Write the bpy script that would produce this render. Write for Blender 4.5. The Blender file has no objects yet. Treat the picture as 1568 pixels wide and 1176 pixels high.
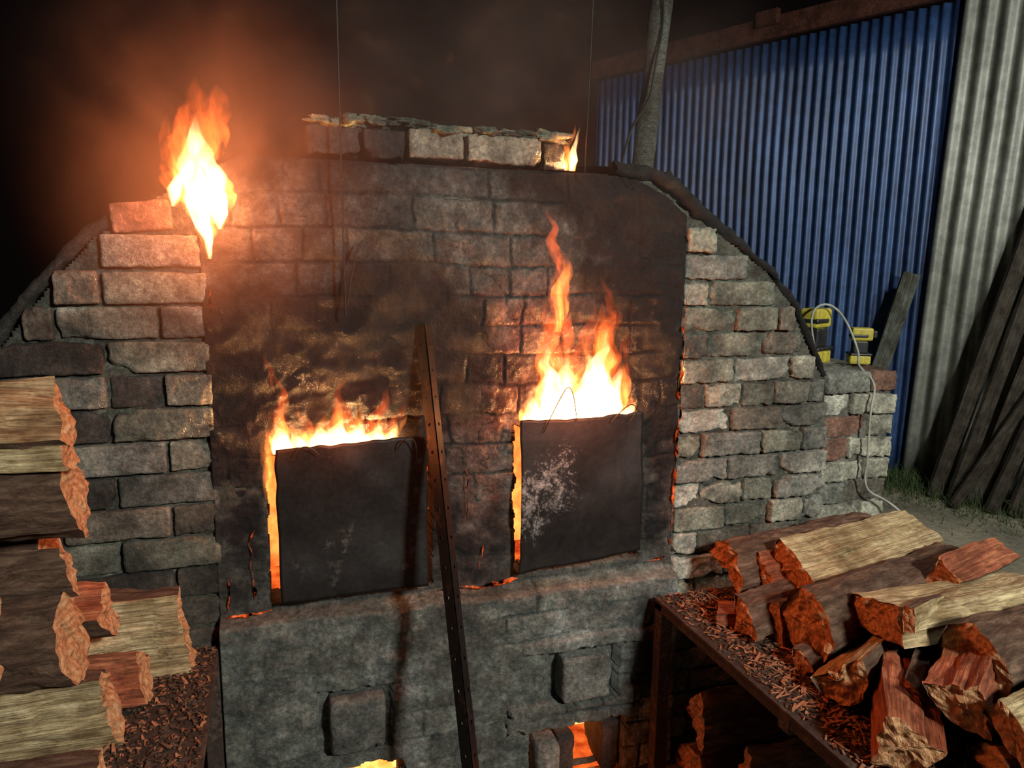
import bpy, bmesh, math, random
import numpy as np
from mathutils import Vector, Matrix, Quaternion
random.seed(7); rng=np.random.RandomState(11)
COL=bpy.context.scene.collection

# ------------------------------------------------------------------ helpers
def _h(ix,iy,iz,seed):
    h=(ix*73856093)^(iy*19349663)^(iz*83492791)^(seed*2654435761)
    h&=0xffffffff; h=((h^(h>>13))*1274126177)&0xffffffff; h^=h>>16
    return (h&0xffffff)/float(0xffffff)
def vn(x,y,z,seed=0):
    x,y,z=np.broadcast_arrays(np.asarray(x,float),np.asarray(y,float),np.asarray(z,float))
    ix=np.floor(x).astype(np.int64);iy=np.floor(y).astype(np.int64);iz=np.floor(z).astype(np.int64)
    fx=x-ix;fy=y-iy;fz=z-iz
    fx=fx*fx*(3-2*fx);fy=fy*fy*(3-2*fy);fz=fz*fz*(3-2*fz)
    r=0
    for a in (0,1):
        for b in (0,1):
            for c in (0,1):
                w=(fx if a else 1-fx)*(fy if b else 1-fy)*(fz if c else 1-fz)
                r=r+w*_h(ix+a,iy+b,iz+c,seed)
    return r*2-1
def fbm(x,y,z,seed=0,o=4):
    s=0;a=1.0;t=0
    for i in range(o):
        s=s+a*vn(x*2**i,y*2**i,z*2**i,seed+i*17);t+=a;a*=.5
    return s/t
def sst(a,b,x):
    t=np.clip((x-a)/(b-a),0,1);return t*t*(3-2*t)
def mkmesh(name,V,Fc,mats=(),col=None,midx=None,smooth=True,parent=None):
    me=bpy.data.meshes.new(name)
    me.from_pydata([tuple(v) for v in V],[],[tuple(int(i) for i in f) for f in Fc]); me.update()
    for m in mats: me.materials.append(m)
    if col is not None:
        at=me.color_attributes.new("Col",'FLOAT_COLOR','POINT')
        c=np.ones((len(V),4),np.float32);c[:,:3]=col;at.data.foreach_set("color",c.ravel())
    if midx is not None: me.polygons.foreach_set("material_index",list(map(int,midx)))
    if smooth: me.polygons.foreach_set("use_smooth",[True]*len(me.polygons))
    ob=bpy.data.objects.new(name,me);COL.objects.link(ob)
    if parent: ob.parent=parent
    return ob
def empty(name,loc=(0,0,0)):
    e=bpy.data.objects.new(name,None);e.location=loc;e.empty_display_size=.1;COL.objects.link(e);return e
def recalc(ob):
    bm=bmesh.new();bm.from_mesh(ob.data);bmesh.ops.recalc_face_normals(bm,faces=bm.faces);bm.to_mesh(ob.data);bm.free()

# ------------------------------------------------------------------ materials
class NT:
    def __init__(s,name):
        s.m=bpy.data.materials.new(name);s.m.use_nodes=True;s.t=s.m.node_tree;s.t.nodes.clear()
        s.out=s.t.nodes.new("ShaderNodeOutputMaterial")
    def n(s,typ,**k):
        nd=s.t.nodes.new(typ)
        for a,b in k.items(): setattr(nd,a,b)
        return nd
    def l(s,a,b): s.t.links.new(a,b)
    def noise(s,vec,scale,detail=6,rough=.6,dist=0):
        nd=s.n("ShaderNodeTexNoise");nd.inputs["Scale"].default_value=scale;nd.inputs["Detail"].default_value=detail
        nd.inputs["Roughness"].default_value=rough;nd.inputs["Distortion"].default_value=dist
        if vec: s.l(vec,nd.inputs["Vector"])
        return nd.outputs["Fac"]
    def ramp(s,fac,stops):
        r=s.n("ShaderNodeValToRGB");e=r.color_ramp.elements
        e[0].position=stops[0][0];e[0].color=(*stops[0][1],1);e[1].position=stops[-1][0];e[1].color=(*stops[-1][1],1)
        for p,c in stops[1:-1]:
            x=e.new(p);x.color=(*c,1)
        s.l(fac,r.inputs[0]);return r.outputs[0]
    def math(s,op,a,b=None,c=None):
        nd=s.n("ShaderNodeMath",operation=op)
        for i,v in enumerate((a,b,c)):
            if v is None: continue
            if hasattr(v,"links"): s.l(v,nd.inputs[i])
            else: nd.inputs[i].default_value=v
        return nd.outputs[0]
    def mix(s,fac,a,b,mode='MIX'):
        nd=s.n("ShaderNodeMix",data_type='RGBA',blend_type=mode)
        for i,v in ((0,fac),(6,a),(7,b)):
            if hasattr(v,"links"): s.l(v,nd.inputs[i])
            elif isinstance(v,tuple): nd.inputs[i].default_value=(*v,1)
            else: nd.inputs[i].default_value=v
        return nd.outputs[2]
    def map(s,scale=(1,1,1),coord="Object"):
        tc=s.n("ShaderNodeTexCoord");mp=s.n("ShaderNodeMapping");mp.inputs["Scale"].default_value=scale
        s.l(tc.outputs[coord],mp.inputs[0]);return mp.outputs[0]
    def bsdf(s,col,rough=.9,metal=0,bump=None,bs=.3,bd=.01,spec=.3):
        b=s.n("ShaderNodeBsdfPrincipled")
        if hasattr(col,"links"): s.l(col,b.inputs["Base Color"])
        else: b.inputs["Base Color"].default_value=(*col,1)
        if hasattr(rough,"links"): s.l(rough,b.inputs["Roughness"])
        else: b.inputs["Roughness"].default_value=rough
        b.inputs["Metallic"].default_value=metal
        b.inputs["Specular IOR Level"].default_value=spec
        if bump is not None:
            bp=s.n("ShaderNodeBump");bp.inputs["Strength"].default_value=bs;bp.inputs["Distance"].default_value=bd
            s.l(bump,bp.inputs["Height"]);s.l(bp.outputs[0],b.inputs["Normal"])
        s.l(b.outputs[0],s.out.inputs[0]);return b

def m_masonry(name,lo=.35,hi=1.35):
    t=NT(name);v=t.map();at=t.n("ShaderNodeAttribute",attribute_name="Col")
    n1=t.noise(v,16,8,.72);n2=t.noise(v,85,6,.72);n3=t.noise(v,300,2,.5)
    g=t.ramp(n1,[(.32,(lo,lo,lo)),(.5,(.85,.85,.85)),(.68,(hi,hi,hi*.98))])
    c=t.mix(1.0,at.outputs["Color"],g,'MULTIPLY')
    g2=t.ramp(n2,[(.34,(.36,.35,.34)),(.55,(1,1,1)),(.72,(1.75,1.75,1.7))])
    c=t.mix(.85,c,g2,'MULTIPLY')
    b=t.math('ADD',t.math('ADD',t.math('MULTIPLY',n2,1.0),t.math('MULTIPLY',n3,.4)),t.math('MULTIPLY',n1,1.0))
    t.bsdf(c,.86,bump=b,bs=.9,bd=.008,spec=.4);return t.m
M_BRICK=m_masonry("fired_brick",.40,1.4);M_CLAY=m_masonry("clay_daub",.36,1.6)  # clay's stronger bright mottle paints specular glints into its colour

def m_glow(name,c0,c1,s0,s1,scale=9):
    t=NT(name);v=t.map();n=t.noise(v,scale,5,.6)
    c=t.ramp(n,[(.3,c0),(.7,c1)]);e=t.n("ShaderNodeEmission");t.l(c,e.inputs[0])
    s=t.math('MAXIMUM',t.math('MULTIPLY_ADD',n,s1-s0,s0),0.0);t.l(s,e.inputs[1]);t.l(e.outputs[0],t.out.inputs[0]);return t.m
M_FIRE=m_glow("fire_interior",(1,.10,.012),(1,.30,.06),-.6,4.6)
M_FIRE2=m_glow("ember_bed",(1,.16,.02),(1,.42,.12),.0,9.0,14)
M_CRACK=m_glow("glowing_crack",(1,.055,.01),(1,.16,.035),-2.6,3.0,28)
M_EMBERW=m_glow("glowing_chamber_wall",(1,.06,.008),(1,.2,.03),-.5,2.2,14)

def m_wood(name,a,b,c):
    t=NT(name);v=t.map((1.2,14,14));n=t.noise(v,6,6,.65,.6);v2=t.map((2,60,60));n2=t.noise(v2,4,4,.6,.3)
    v3=t.map((3,3,3));n3=t.noise(v3,3,5,.6);n4=t.noise(t.map(),55,6,.7)
    col=t.ramp(n,[(.3,a),(.5,b),(.72,c)])
    g=t.ramp(n2,[(.35,(.42,.38,.34)),(.6,(1.1,1.1,1.1))]);col=t.mix(.8,col,g,'MULTIPLY')
    g3=t.ramp(n3,[(.38,(.46,.38,.30)),(.6,(1.1,1.1,1.1))]);col=t.mix(.85,col,g3,'MULTIPLY')
    g4=t.ramp(n4,[(.35,(.6,.55,.5)),(.55,(1.05,1.05,1.05))]);col=t.mix(.6,col,g4,'MULTIPLY')
    t.bsdf(col,.75,bump=t.math('ADD',n,n2),bs=.8,bd=.008);return t.m
M_WOOD=m_wood("split_wood",(.22,.10,.045),(.44,.26,.13),(.62,.44,.25))
M_WOOD2=m_wood("split_wood_pale",(.30,.20,.10),(.54,.41,.22),(.76,.62,.40))
M_WOOD3=m_wood("split_wood_fire_tint",(.22,.05,.025),(.44,.13,.06),(.60,.24,.11))  # red of the firelight is painted into this wood colour
M_DARKW=m_wood("weathered_plank",(.03,.025,.02),(.07,.058,.045),(.11,.09,.07))
M_POST=m_wood("grey_post_wood",(.05,.055,.045),(.12,.13,.11),(.22,.23,.20))
M_BEAM=m_wood("painted_beam",(.07,.022,.016),(.15,.05,.035),(.23,.09,.06))
def m_bark():
    t=NT("bark");v=t.map((2.5,10,10));n=t.noise(v,5,8,.75,.5);n2=t.noise(t.map(),40,6,.7)
    col=t.ramp(n,[(.3,(.022,.013,.008)),(.48,(.12,.062,.038)),(.70,(.30,.19,.125))])
    t.bsdf(col,.9,bump=t.math('ADD',n,t.math('MULTIPLY',n2,.5)),bs=1,bd=.014);return t.m
M_BARK=m_bark()
def m_end():
    t=NT("end_grain");v=t.map();sep=t.n("ShaderNodeSeparateXYZ");t.l(v,sep.inputs[0])
    y=sep.outputs[1];z=t.math('ADD',sep.outputs[2],.03)
    r=t.math('SQRT',t.math('ADD',t.math('MULTIPLY',y,y),t.math('MULTIPLY',z,z)))
    n=t.noise(v,20,6,.7);nn=t.noise(v,70,5,.7);rr=t.math('MULTIPLY_ADD',n,4.0,t.math('MULTIPLY',r,430))
    s=t.math('MULTIPLY_ADD',t.math('SINE',rr),.07,t.math('MULTIPLY_ADD',nn,.5,t.math('MULTIPLY',n,.5)))
    col=t.ramp(s,[(.30,(.24,.085,.035)),(.5,(.52,.25,.11)),(.7,(.70,.45,.24))])  # end grain, with firelight orange put into its colour
    t.bsdf(col,.85,bump=t.math('ADD',n,nn),bs=1,bd=.012);return t.m
M_END=m_end()
def m_steel(name,base,flake,rough=.55,metal=.5,thr=.62,sc=7):
    t=NT(name);v=t.map();n=t.noise(v,sc,8,.7);n2=t.noise(v,60,6,.75)
    f=t.math('MULTIPLY',t.ramp(n,[(thr,(0,0,0)),(thr+.06,(1,1,1))]),t.ramp(n2,[(.45,(0,0,0)),(.55,(1,1,1))]))
    c=t.mix(f,t.ramp(n2,[(.3,tuple(x*.5 for x in base)),(.7,tuple(x*1.6 for x in base))]),flake)
    t.bsdf(c,rough,metal,bump=n2,bs=.25,bd=.003,spec=.4);return t.m
M_DOOR=m_steel("sooty_steel_sheet",(.013,.0115,.0105),(.07,.06,.05),thr=.58,sc=6)
def m_door2():
    t=NT("flaking_steel_sheet");v=t.map();n=t.noise(v,14,8,.8,.8);n2=t.noise(v,110,8,.8)
    sep=t.n("ShaderNodeSeparateXYZ");t.l(v,sep.inputs[0])
    sx=t.math('ADD',sep.outputs[0],t.math('MULTIPLY',sep.outputs[2],-.5))
    dx=t.math('DIVIDE',t.math('ADD',sx,.125),.12);dz=t.math('DIVIDE',t.math('ADD',sep.outputs[2],.005),.14)
    d=t.math('SUBTRACT',1.0,t.math('ADD',t.math('MULTIPLY',dx,dx),t.math('MULTIPLY',dz,dz)))
    d=t.math('MAXIMUM',d,-.7)
    m=t.math('ADD',t.math('MULTIPLY',d,.10),t.math('ADD',t.math('MULTIPLY',n2,.42),t.math('MULTIPLY',n,.66)))
    f=t.ramp(m,[(.60,(0,0,0)),(.70,(1,1,1))])
    c=t.mix(f,t.ramp(n,[(.3,(.009,.008,.008)),(.7,(.030,.027,.025))]),(.30,.295,.28))
    t.bsdf(c,.5,.3,bump=n2,bs=.3,bd=.003);return t.m
M_DOOR2=m_door2()
M_BAR=m_steel("rusty_angle_steel",(.012,.010,.0095),(.05,.025,.018),.5,.5,.58,15)
M_IRON=m_steel("dark_wire",(.02,.018,.016),(.05,.04,.03))
M_BENCHTOP=m_steel("rusty_bench_plate",(.04,.026,.02),(.09,.06,.045),.8,.2,.5,12)
def m_corr(name,a,b,c,rough,metal):
    t=NT(name);v=t.map((1,1,.25));n=t.noise(v,4,6,.65);n2=t.noise(t.map(),10,8,.75)
    col=t.ramp(n,[(.3,a),(.55,b),(.8,c)]);g=t.ramp(n2,[(.36,(.45,.45,.45)),(.6,(1.1,1.1,1.1))])
    col=t.mix(.7,col,g,'MULTIPLY');t.bsdf(col,rough,metal,bump=n2,bs=.1,bd=.004,spec=.5);return t.m
M_BLUE=m_corr("blue_corrugated_iron",(.025,.050,.13),(.042,.092,.24),(.075,.15,.34),.42,.15)
M_ZINC=m_corr("galvanised_corrugated_iron",(.15,.15,.125),(.28,.28,.24),(.42,.42,.36),.5,.3)
def m_ground():
    t=NT("sandy_ground");v=t.map();n=t.noise(v,1.3,6,.6);n2=t.noise(v,25,8,.75)
    c=t.ramp(n,[(.35,(.30,.26,.19)),(.6,(.54,.46,.33))]);g=t.ramp(n2,[(.3,(.5,.5,.5)),(.7,(1.2,1.2,1.2))])
    t.bsdf(t.mix(.9,c,g,'MULTIPLY'),.95,bump=n2,bs=1,bd=.03);return t.m
M_GROUND=m_ground()
def m_simple(name,c,r=.6,metal=0):
    t=NT(name);v=t.map();n=t.noise(v,30,5,.6)
    col=t.ramp(n,[(.3,tuple(x*.6 for x in c)),(.7,tuple(min(1,x*1.2) for x in c))]);t.bsdf(col,r,metal,bump=n,bs=.1,bd=.002);return t.m
M_YEL=m_simple("yellow_plastic",(.46,.38,.05),.45);M_BLK=m_simple("black_plastic",(.02,.02,.02),.4)
M_CABLE=m_simple("pale_cable",(.34,.36,.31),.5);M_GRASS=m_simple("grass_blade",(.06,.09,.03),.7)
M_CHIP=m_simple("wood_chip",(.36,.15,.075),.8)

# ------------------------------------------------------------------ bricks
_tmpl=None
def brick_tmpl():
    global _tmpl
    if _tmpl: return _tmpl
    nx,ny,nz=26,5,12
    idx={};V=[];F=[]
    def vid(i,j,k):
        if (i,j,k) not in idx: idx[(i,j,k)]=len(V);V.append((i/nx*2-1,j/ny*2-1,k/nz*2-1))
        return idx[(i,j,k)]
    for i in range(nx):
        for k in range(nz):
            F.append((vid(i,0,k),vid(i+1,0,k),vid(i+1,0,k+1),vid(i,0,k+1)))
            F.append((vid(i,ny,k),vid(i,ny,k+1),vid(i+1,ny,k+1),vid(i+1,ny,k)))
        for j in range(ny):
            F.append((vid(i,j,0),vid(i,j+1,0),vid(i+1,j+1,0),vid(i+1,j,0)))
            F.append((vid(i,j,nz),vid(i+1,j,nz),vid(i+1,j+1,nz),vid(i,j+1,nz)))
    for j in range(ny):
        for k in range(nz):
            F.append((vid(0,j,k),vid(0,j,k+1),vid(0,j+1,k+1),vid(0,j+1,k)))
            F.append((vid(nx,j,k),vid(nx,j+1,k),vid(nx,j+1,k+1),vid(nx,j,k+1)))
    V=np.array(V);V=np.sign(V)*np.abs(V)**.75
    _tmpl=(V,np.array(F));return _tmpl
class Bricks:
    def __init__(s): s.V=[];s.F=[];s.C=[];s.o=0;s.k=0
    def add(s,x0,x1,z0,z1,y0,y1,col,rot=0,rough=1.0,rr=.006):
        T,F=brick_tmpl();s.k+=1
        h=np.array([(x1-x0)/2,(y1-y0)/2,(z1-z0)/2]);c=np.array([(x0+x1)/2,(y0+y1)/2,(z0+z1)/2])
        P=T*h;r=min(rr,h.min()*.6);q=np.clip(P,-(h-r),h-r);d=P-q;ln=np.linalg.norm(d,axis=1,keepdims=True)+1e-9
        P=q+d/ln*np.minimum(ln,r)
        sd=s.k*13
        A=P+c
        nn=P/(h+1e-6);nn=nn**3;nn/=np.linalg.norm(nn,axis=1,keepdims=True)+1e-9
        disp=.0032*fbm(A[:,0]*22,A[:,1]*22,A[:,2]*22,sd,3)+.0032*fbm(A[:,0]*80,A[:,1]*80,A[:,2]*80,sd+5,2)
        ch=np.maximum(0,fbm(A[:,0]*12,A[:,1]*12,A[:,2]*12,sd+9,3)-.13)*.045*sst(1.95,2.8,np.abs(T).sum(axis=1))
        P=P+nn*(disp-ch)[:,None]*rough
        a=rot+rng.uniform(-.010,.010);b=rng.uniform(-.015,.015)
        ca,sa=math.cos(a),math.sin(a);x=P[:,0]*ca-P[:,2]*sa;z=P[:,0]*sa+P[:,2]*ca
        y=P[:,1]+P[:,0]*b
        P=np.stack([x,y,z],1)+c
        s.V.append(P);s.F.append(F+s.o);s.o+=len(P)
        m=.65+.7*(fbm(P[:,0]*12,P[:,1]*12,P[:,2]*12,sd+3,3)*.5+.5)
        st_=sst(.05,.35,fbm(P[:,0]*5,P[:,1]*5,P[:,2]*5,991,4))   # soot staining
        s.C.append(np.array(col)[None,:]*(m*(1-.55*st_))[:,None])
    def make(s,name,mat,parent=None):
        return mkmesh(name,np.concatenate(s.V),np.concatenate(s.F),[mat],np.clip(np.concatenate(s.C),0,1),parent=parent)

kiln=empty("brick_kiln")
OUT=[(-1.42,-.02),(-1.42,1.12),(-1.36,1.25),(-1.26,1.385),(-1.15,1.53),(-1.05,1.64),(-.97,1.69),(-.88,1.76),(-.76,1.80),(-.60,1.83),
     (-.3,1.85),(.1,1.86),(.3,1.86),(.42,1.845),(.52,1.79),(.63,1.715),(.74,1.645),(.86,1.565),(.945,1.475),(1.02,1.35),(1.09,1.235),(1.125,1.1),(1.12,.85),(1.11,-.02)]
def xl_at(z):
    pts=[p for p in OUT if p[0]<-.55];return float(np.interp(z,[p[1] for p in pts],[p[0] for p in pts]))
def xr_at(z):
    pts=[p for p in OUT if p[0]>.40][::-1];return float(np.interp(z,[p[1] for p in pts],[p[0] for p in pts]))
CREAM=(.43,.41,.32);GREY=(.24,.235,.20);GREEN=(.30,.30,.23);BROWN=(.18,.155,.12);DARKB=(.08,.07,.06);RED=(.25,.13,.09);WHITE=(.56,.54,.45)
def pick(pal,w):
    c=pal[rng.choice(len(pal),p=np.array(w)/sum(w))];return tuple(np.array(c)*rng.uniform(.85,1.15))
CH=.0835
B=Bricks()
z=1.56
row=0
while z>0:
    zt=z;zb=z-CH+.006
    xl=xl_at(zt)+ (0.0 if z>1.3 else -.01)
    x=-.785;off=.115 if row%2 else .235
    first=True
    while x>xl+.03:
        L=off if first else (rng.choice([.235,.235,.235,.12]))*rng.uniform(.93,1.04);first=False
        x0=max(x-L,xl)
        if x0-xl<.06:x0=xl
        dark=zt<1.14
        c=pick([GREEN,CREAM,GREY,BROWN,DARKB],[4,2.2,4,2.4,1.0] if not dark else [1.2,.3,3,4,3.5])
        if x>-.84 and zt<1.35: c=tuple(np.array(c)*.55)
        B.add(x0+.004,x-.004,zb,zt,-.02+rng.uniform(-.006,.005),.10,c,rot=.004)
        x=x0
    z-=CH;row+=1
B.add(-1.015,-.80,1.568,1.645,-.025,.10,(.34,.31,.25))
B.add(-.99,-.86,1.652,1.722,-.02,.09,(.30,.17,.12),rot=.10)
B.add(-.875,-.80,1.66,1.71,.03,.10,(.10,.06,.045))
z=1.70;row=0
while z>0:
    zt=z;zb=z-.079+.006;xr=xr_at(zt)-.02;x=.53
    first=True
    while x<xr-.03:
        L=(.09+.10*(row%2)) if first else rng.choice([.20,.21,.13,.16])*rng.uniform(.9,1.05);first=False
        x1=min(x+L,xr)
        if xr-x1<.05:x1=xr
        c=pick([CREAM,GREY,GREEN,BROWN,RED,WHITE],[4,3.5,4,1.0,.12,2.0] if zt<1.35 else [1,4,4,2.5,.1,.2])
        B.add(x+.0035,x1-.0035,zb,zt,-.02+rng.uniform(-.010,.008),.10,c,rot=-.004+rng.uniform(-.018,.018),rough=1.6)
        x=x1
    z-=.079;row+=1
for x0,x1,c,dz in [(-.545,-.415,(.05,.045,.04),0),(-.405,-.30,(.03,.028,.026),-.004),(-.29,-.145,(.29,.27,.21),.004),(-.135,.07,(.36,.34,.26),0),(.075,.14,(.03,.028,.026),-.012)]:
    B.add(x0,x1,1.85+dz,1.923+dz,-.02,.12,c,rough=1.4)
B.make("shoulder_bricks",M_BRICK,kiln)

def inside(x,z,ins):
    ok=(x>np.interp(z,[0,1.12,1.25,1.385,1.53,1.64,1.69,1.76,1.80,1.83],[-1.42,-1.42,-1.36,-1.26,-1.15,-1.05,-.97,-.88,-.76,-.6])+ins)
    pr=[p for p in OUT if p[0]>.25][::-1]
    ok&=(x<np.interp(z,[p[1] for p in pr],[p[0] for p in pr])-ins)
    return ok&(z<1.85-ins)&(z>0)
def gridmesh(X,Z,Y,keep,col,name,mat,depth,parent):
    nz,nx=X.shape;id_=np.arange(nz*nx).reshape(nz,nx)
    q=np.stack([id_[:-1,:-1],id_[:-1,1:],id_[1:,1:],id_[1:,:-1]],-1)
    k=keep[:-1,:-1]&keep[:-1,1:]&keep[1:,1:]&keep[1:,:-1]
    F=q[k];used=np.unique(F);rm=-np.ones(nz*nx,int);rm[used]=np.arange(len(used));F=rm[F]
    V=np.stack([X.ravel(),Y.ravel(),Z.ravel()],1)[used];C=col.reshape(-1,3)[used]
    e={}
    for a,b in ((0,1),(1,2),(2,3),(3,0)):
        for u,v in zip(F[:,a],F[:,b]): e[(u,v)]=1
    bd=[(u,v) for (u,v) in e if (v,u) not in e]
    bv=sorted(set([u for u,v in bd]+[v for u,v in bd]));mp={u:len(V)+i for i,u in enumerate(bv)}
    V2=V[bv].copy();V2[:,1]+=depth
    SF=[(v,u,mp[u],mp[v]) for u,v in bd]
    return mkmesh(name,np.concatenate([V,V2]),list(map(tuple,F))+SF,[mat],np.concatenate([C,C[bv]*.7]),parent=parent)
X,Z=np.meshgrid(np.arange(-1.45,1.15,.007),np.arange(0,1.90,.007))
n=fbm(X*14,Z*14,0*X,3,4);n2=fbm(X*5,Z*5,0*X,13,3)
Y=.000+.007*n-.012*sst(.12,.4,n2)
col=np.ones(X.shape+(3,))*np.array([.14,.135,.105])*(.8+.6*n[...,None])
gridmesh(X,Z,Y,inside(X,Z,.02)&~((X>-.72)&(X<.46)&(Z>.02)&(Z<1.25)),col,"mortar_bed",M_CLAY,.02,kiln)

# centre daubed panel with plinth
st=.0035
X,Z=np.meshgrid(np.arange(-.80,.528,st),np.arange(0,1.838,st))
wx=X+.016*fbm(X*6,Z*6,0*X,21,3)+.004*fbm(X*40,Z*40,0*X,22,2);wz=Z+.016*fbm(X*4,Z*4,0*X+4,23,3)+.004*fbm(X*40,Z*40,0*X+9,24,2)
r=np.floor(wz/.0835).astype(np.int64);L=.222
offs=_h(r,r*0+5,r*0,3)*.24;c_=np.floor((wx+offs)/L).astype(np.int64)
fu=(wx+offs)/L-c_;fv=wz/.0835-r
split=_h(c_,r,r*0,91)>.72
du=np.minimum(fu,1-fu)*L;du=np.where(split,np.minimum(du,np.abs(fu-.5)*L),du);dv=np.minimum(fv,1-fv)*.0835
dm=np.minimum(du,dv);g=1-sst(.0005,.0065,dm)
pm=sst(-.22,.18,fbm(X*3.6,Z*3.6,0*X,31,4)+ np.where(Z<.66,.34*(X<-.1),0)+.06)
rb=_h(c_,r,r*0,55)
lump=fbm(X*9,Z*9,0*X,41,4);fine=fbm(X*45,Z*45,0*X,43,3);mid=fbm(X*20,Z*20,0*X,44,4)
patch=sst(.05,.35,fbm(X*6+3,Z*6,0*X,47,5))
y0=-.02-.055*(1-sst(.640,.664,Z+.008*lump+.015*(X+.15)))
Y=y0+g*.008*(1-.9*pm)-(rb-.5)*.008*(1-.8*pm)-.007*lump-.004*fine-.006*mid
cr=np.abs(fbm(X*4+7,Z*4,0*X,61,4));crk=(1-sst(0,.008,cr))*(Z>.7);Y=Y+.006*crk
def rect(x0,x1,z0,z1,j=.006):
    a=X+j*fbm(X*30,Z*30,0*X,71,2);b=Z+j*fbm(X*30,Z*30,0*X,72,2)
    return (a>x0)&(a<x1)&(b>z0)&(b<z1)
rec=rect(.10,.335,.275,.455);Y=np.where(rec,Y+.05,Y)
rec2=rect(-.56,-.36,.245,.435);Y=np.where(rec2,Y+.025,Y)
lint=rect(-.02,.40,.215,.30,.016)&~rec;Y=np.where(lint,Y-.022,Y)
led=rect(.02,.46,.455,.49,.010);Y=np.where(led,Y-.016,Y)
hole=rect(-.670,-.235,.688,1.09,.008)|rect(.006,.408,.690,1.13,.008)|rect(.045,.36,-.1,.215,.008)|rect(-.61,-.34,-.1,.20,.012)
topcut=Z>np.interp(X,[-.80,-.70,.26,.36,.45,.53],[1.79,1.84,1.84,1.825,1.785,1.73])+.006*lump
def G(x,z,sx,sz,s): return s*np.exp(-((X-x)/sx)**2-((Z-z)/sz)**2)
soot=G(-.5,1.34,.28,.24,1.45)+G(-.74,1.1,.09,.40,1.1)+G(.40,1.50,.17,.50,1.5)+G(.36,1.86,.40,.18,1.5)+G(-.28,1.33,.17,.22,1.3)+G(.2,.25,.22,.12,.5)+G(.42,.40,.06,.2,1.0)+G(.2,1.25,.2,.12,.7)+G(-.12,.8,.14,.25,.7)+G(-.62,1.84,.25,.10,.9)+G(-.23,.95,.05,.3,.8)+G(.47,.95,.06,.3,.5)
soot=np.clip(soot*(1+.35*lump+.35*mid)+.20*lump+.3*mid+.18*(Z>.67),0,1)
clay=np.array([.105,.100,.088]);pal=np.array([.185,.175,.148]);red=np.array([.24,.085,.055])
c3=clay+(pal-clay)*rb[...,None]+.045*patch[...,None]*np.array([1,.98,.92])
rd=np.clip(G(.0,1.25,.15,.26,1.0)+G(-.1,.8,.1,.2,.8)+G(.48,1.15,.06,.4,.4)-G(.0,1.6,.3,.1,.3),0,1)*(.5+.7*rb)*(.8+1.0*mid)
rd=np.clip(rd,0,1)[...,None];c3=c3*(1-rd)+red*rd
base=(Z<.655)[...,None];c3=np.where(base,np.array([.155,.162,.142])*(.72+.55*rb[...,None])+.08*patch[...,None],c3)
c3=c3*(1-.55*g[...,None]*(1-.7*pm[...,None]))*(1-.5*crk[...,None]);c3=c3*(1-soot[...,None])+np.array([.009,.008,.008])*soot[...,None]
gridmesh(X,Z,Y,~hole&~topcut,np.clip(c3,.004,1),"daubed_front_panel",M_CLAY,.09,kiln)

B=Bricks()
B.add(.142,.300,.285,.430,-.095,.0,(.22,.22,.195),rr=.012);B.add(-.535,-.385,.258,.420,-.105,-.02,(.14,.14,.125),rr=.012)
B.add(.06,.135,0.0,.165,-.10,.10,(.24,.22,.19),rr=.01);B.add(.143,.198,0.0,.155,-.06,.10,(.05,.045,.04));B.add(.30,.352,0,.175,-.05,.10,(.06,.05,.045))
B.make("plug_bricks",M_BRICK,kiln)
V=[];F=[];Cc=[];o=0
T,TF=brick_tmpl()
for i in range(70):
    xx=rng.uniform(-.55,.12);s=rng.uniform(.010,.026);zz=1.925+rng.uniform(-.004,.008)
    if -.42<xx<-.25: zz+=rng.uniform(0,.03)
    P=T/np.linalg.norm(T,axis=1,keepdims=True);d=1+.9*fbm(P[:,0]*2+i,P[:,1]*2,P[:,2]*2,i,4)
    P=P*d[:,None]*np.array([s*2.0,s*1.5,s*.6])+np.array([xx,rng.uniform(-.01,.08),zz]);V.append(P);F.append(TF+o);o+=len(P);Cc.append(np.ones((len(P),3))*np.array([.17,.20,.15])*rng.uniform(.2,1.2))
mkmesh("crown_rubble",np.concatenate(V),np.concatenate(F),[M_CLAY],np.concatenate(Cc),parent=kiln)
def extr(name,pts,y0,y1,ny,mat,colr,amp,parent,seed=5,cap=False):
    dense=[]
    for (a,b),(c,d) in zip(pts,pts[1:]):
        k=max(1,int(math.hypot(c-a,d-b)/.03))
        for i in range(k): dense.append((a+(c-a)*i/k,b+(d-b)*i/k))
    dense.append(pts[-1]);n=len(dense);D=np.array(dense);V=[];F=[]
    cen=np.array([-.1,.9])
    for j in range(ny+1):
        y=y0+(y1-y0)*j/ny
        d=D-cen;d/=np.linalg.norm(d,axis=1,keepdims=True)
        nn=fbm(D[:,0]*7,np.full(n,y*7),D[:,1]*7,seed,4)
        Q=D+d*(nn*amp)[:,None];V+= [(q[0],y,q[1]) for q in Q]
        if j<ny:
            F+=[(j*n+i,j*n+i+1,(j+1)*n+i+1,(j+1)*n+i) for i in range(n-1)]
    if cap: F.append(tuple(range(ny*n,ny*n+n)))
    return mkmesh(name,V,F,[mat],np.ones((len(V),3))*np.array(colr),parent=parent)
extr("vault_shell",OUT,.035,1.0,24,M_CLAY,(.03,.027,.024),.02,kiln,cap=True)
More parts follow.
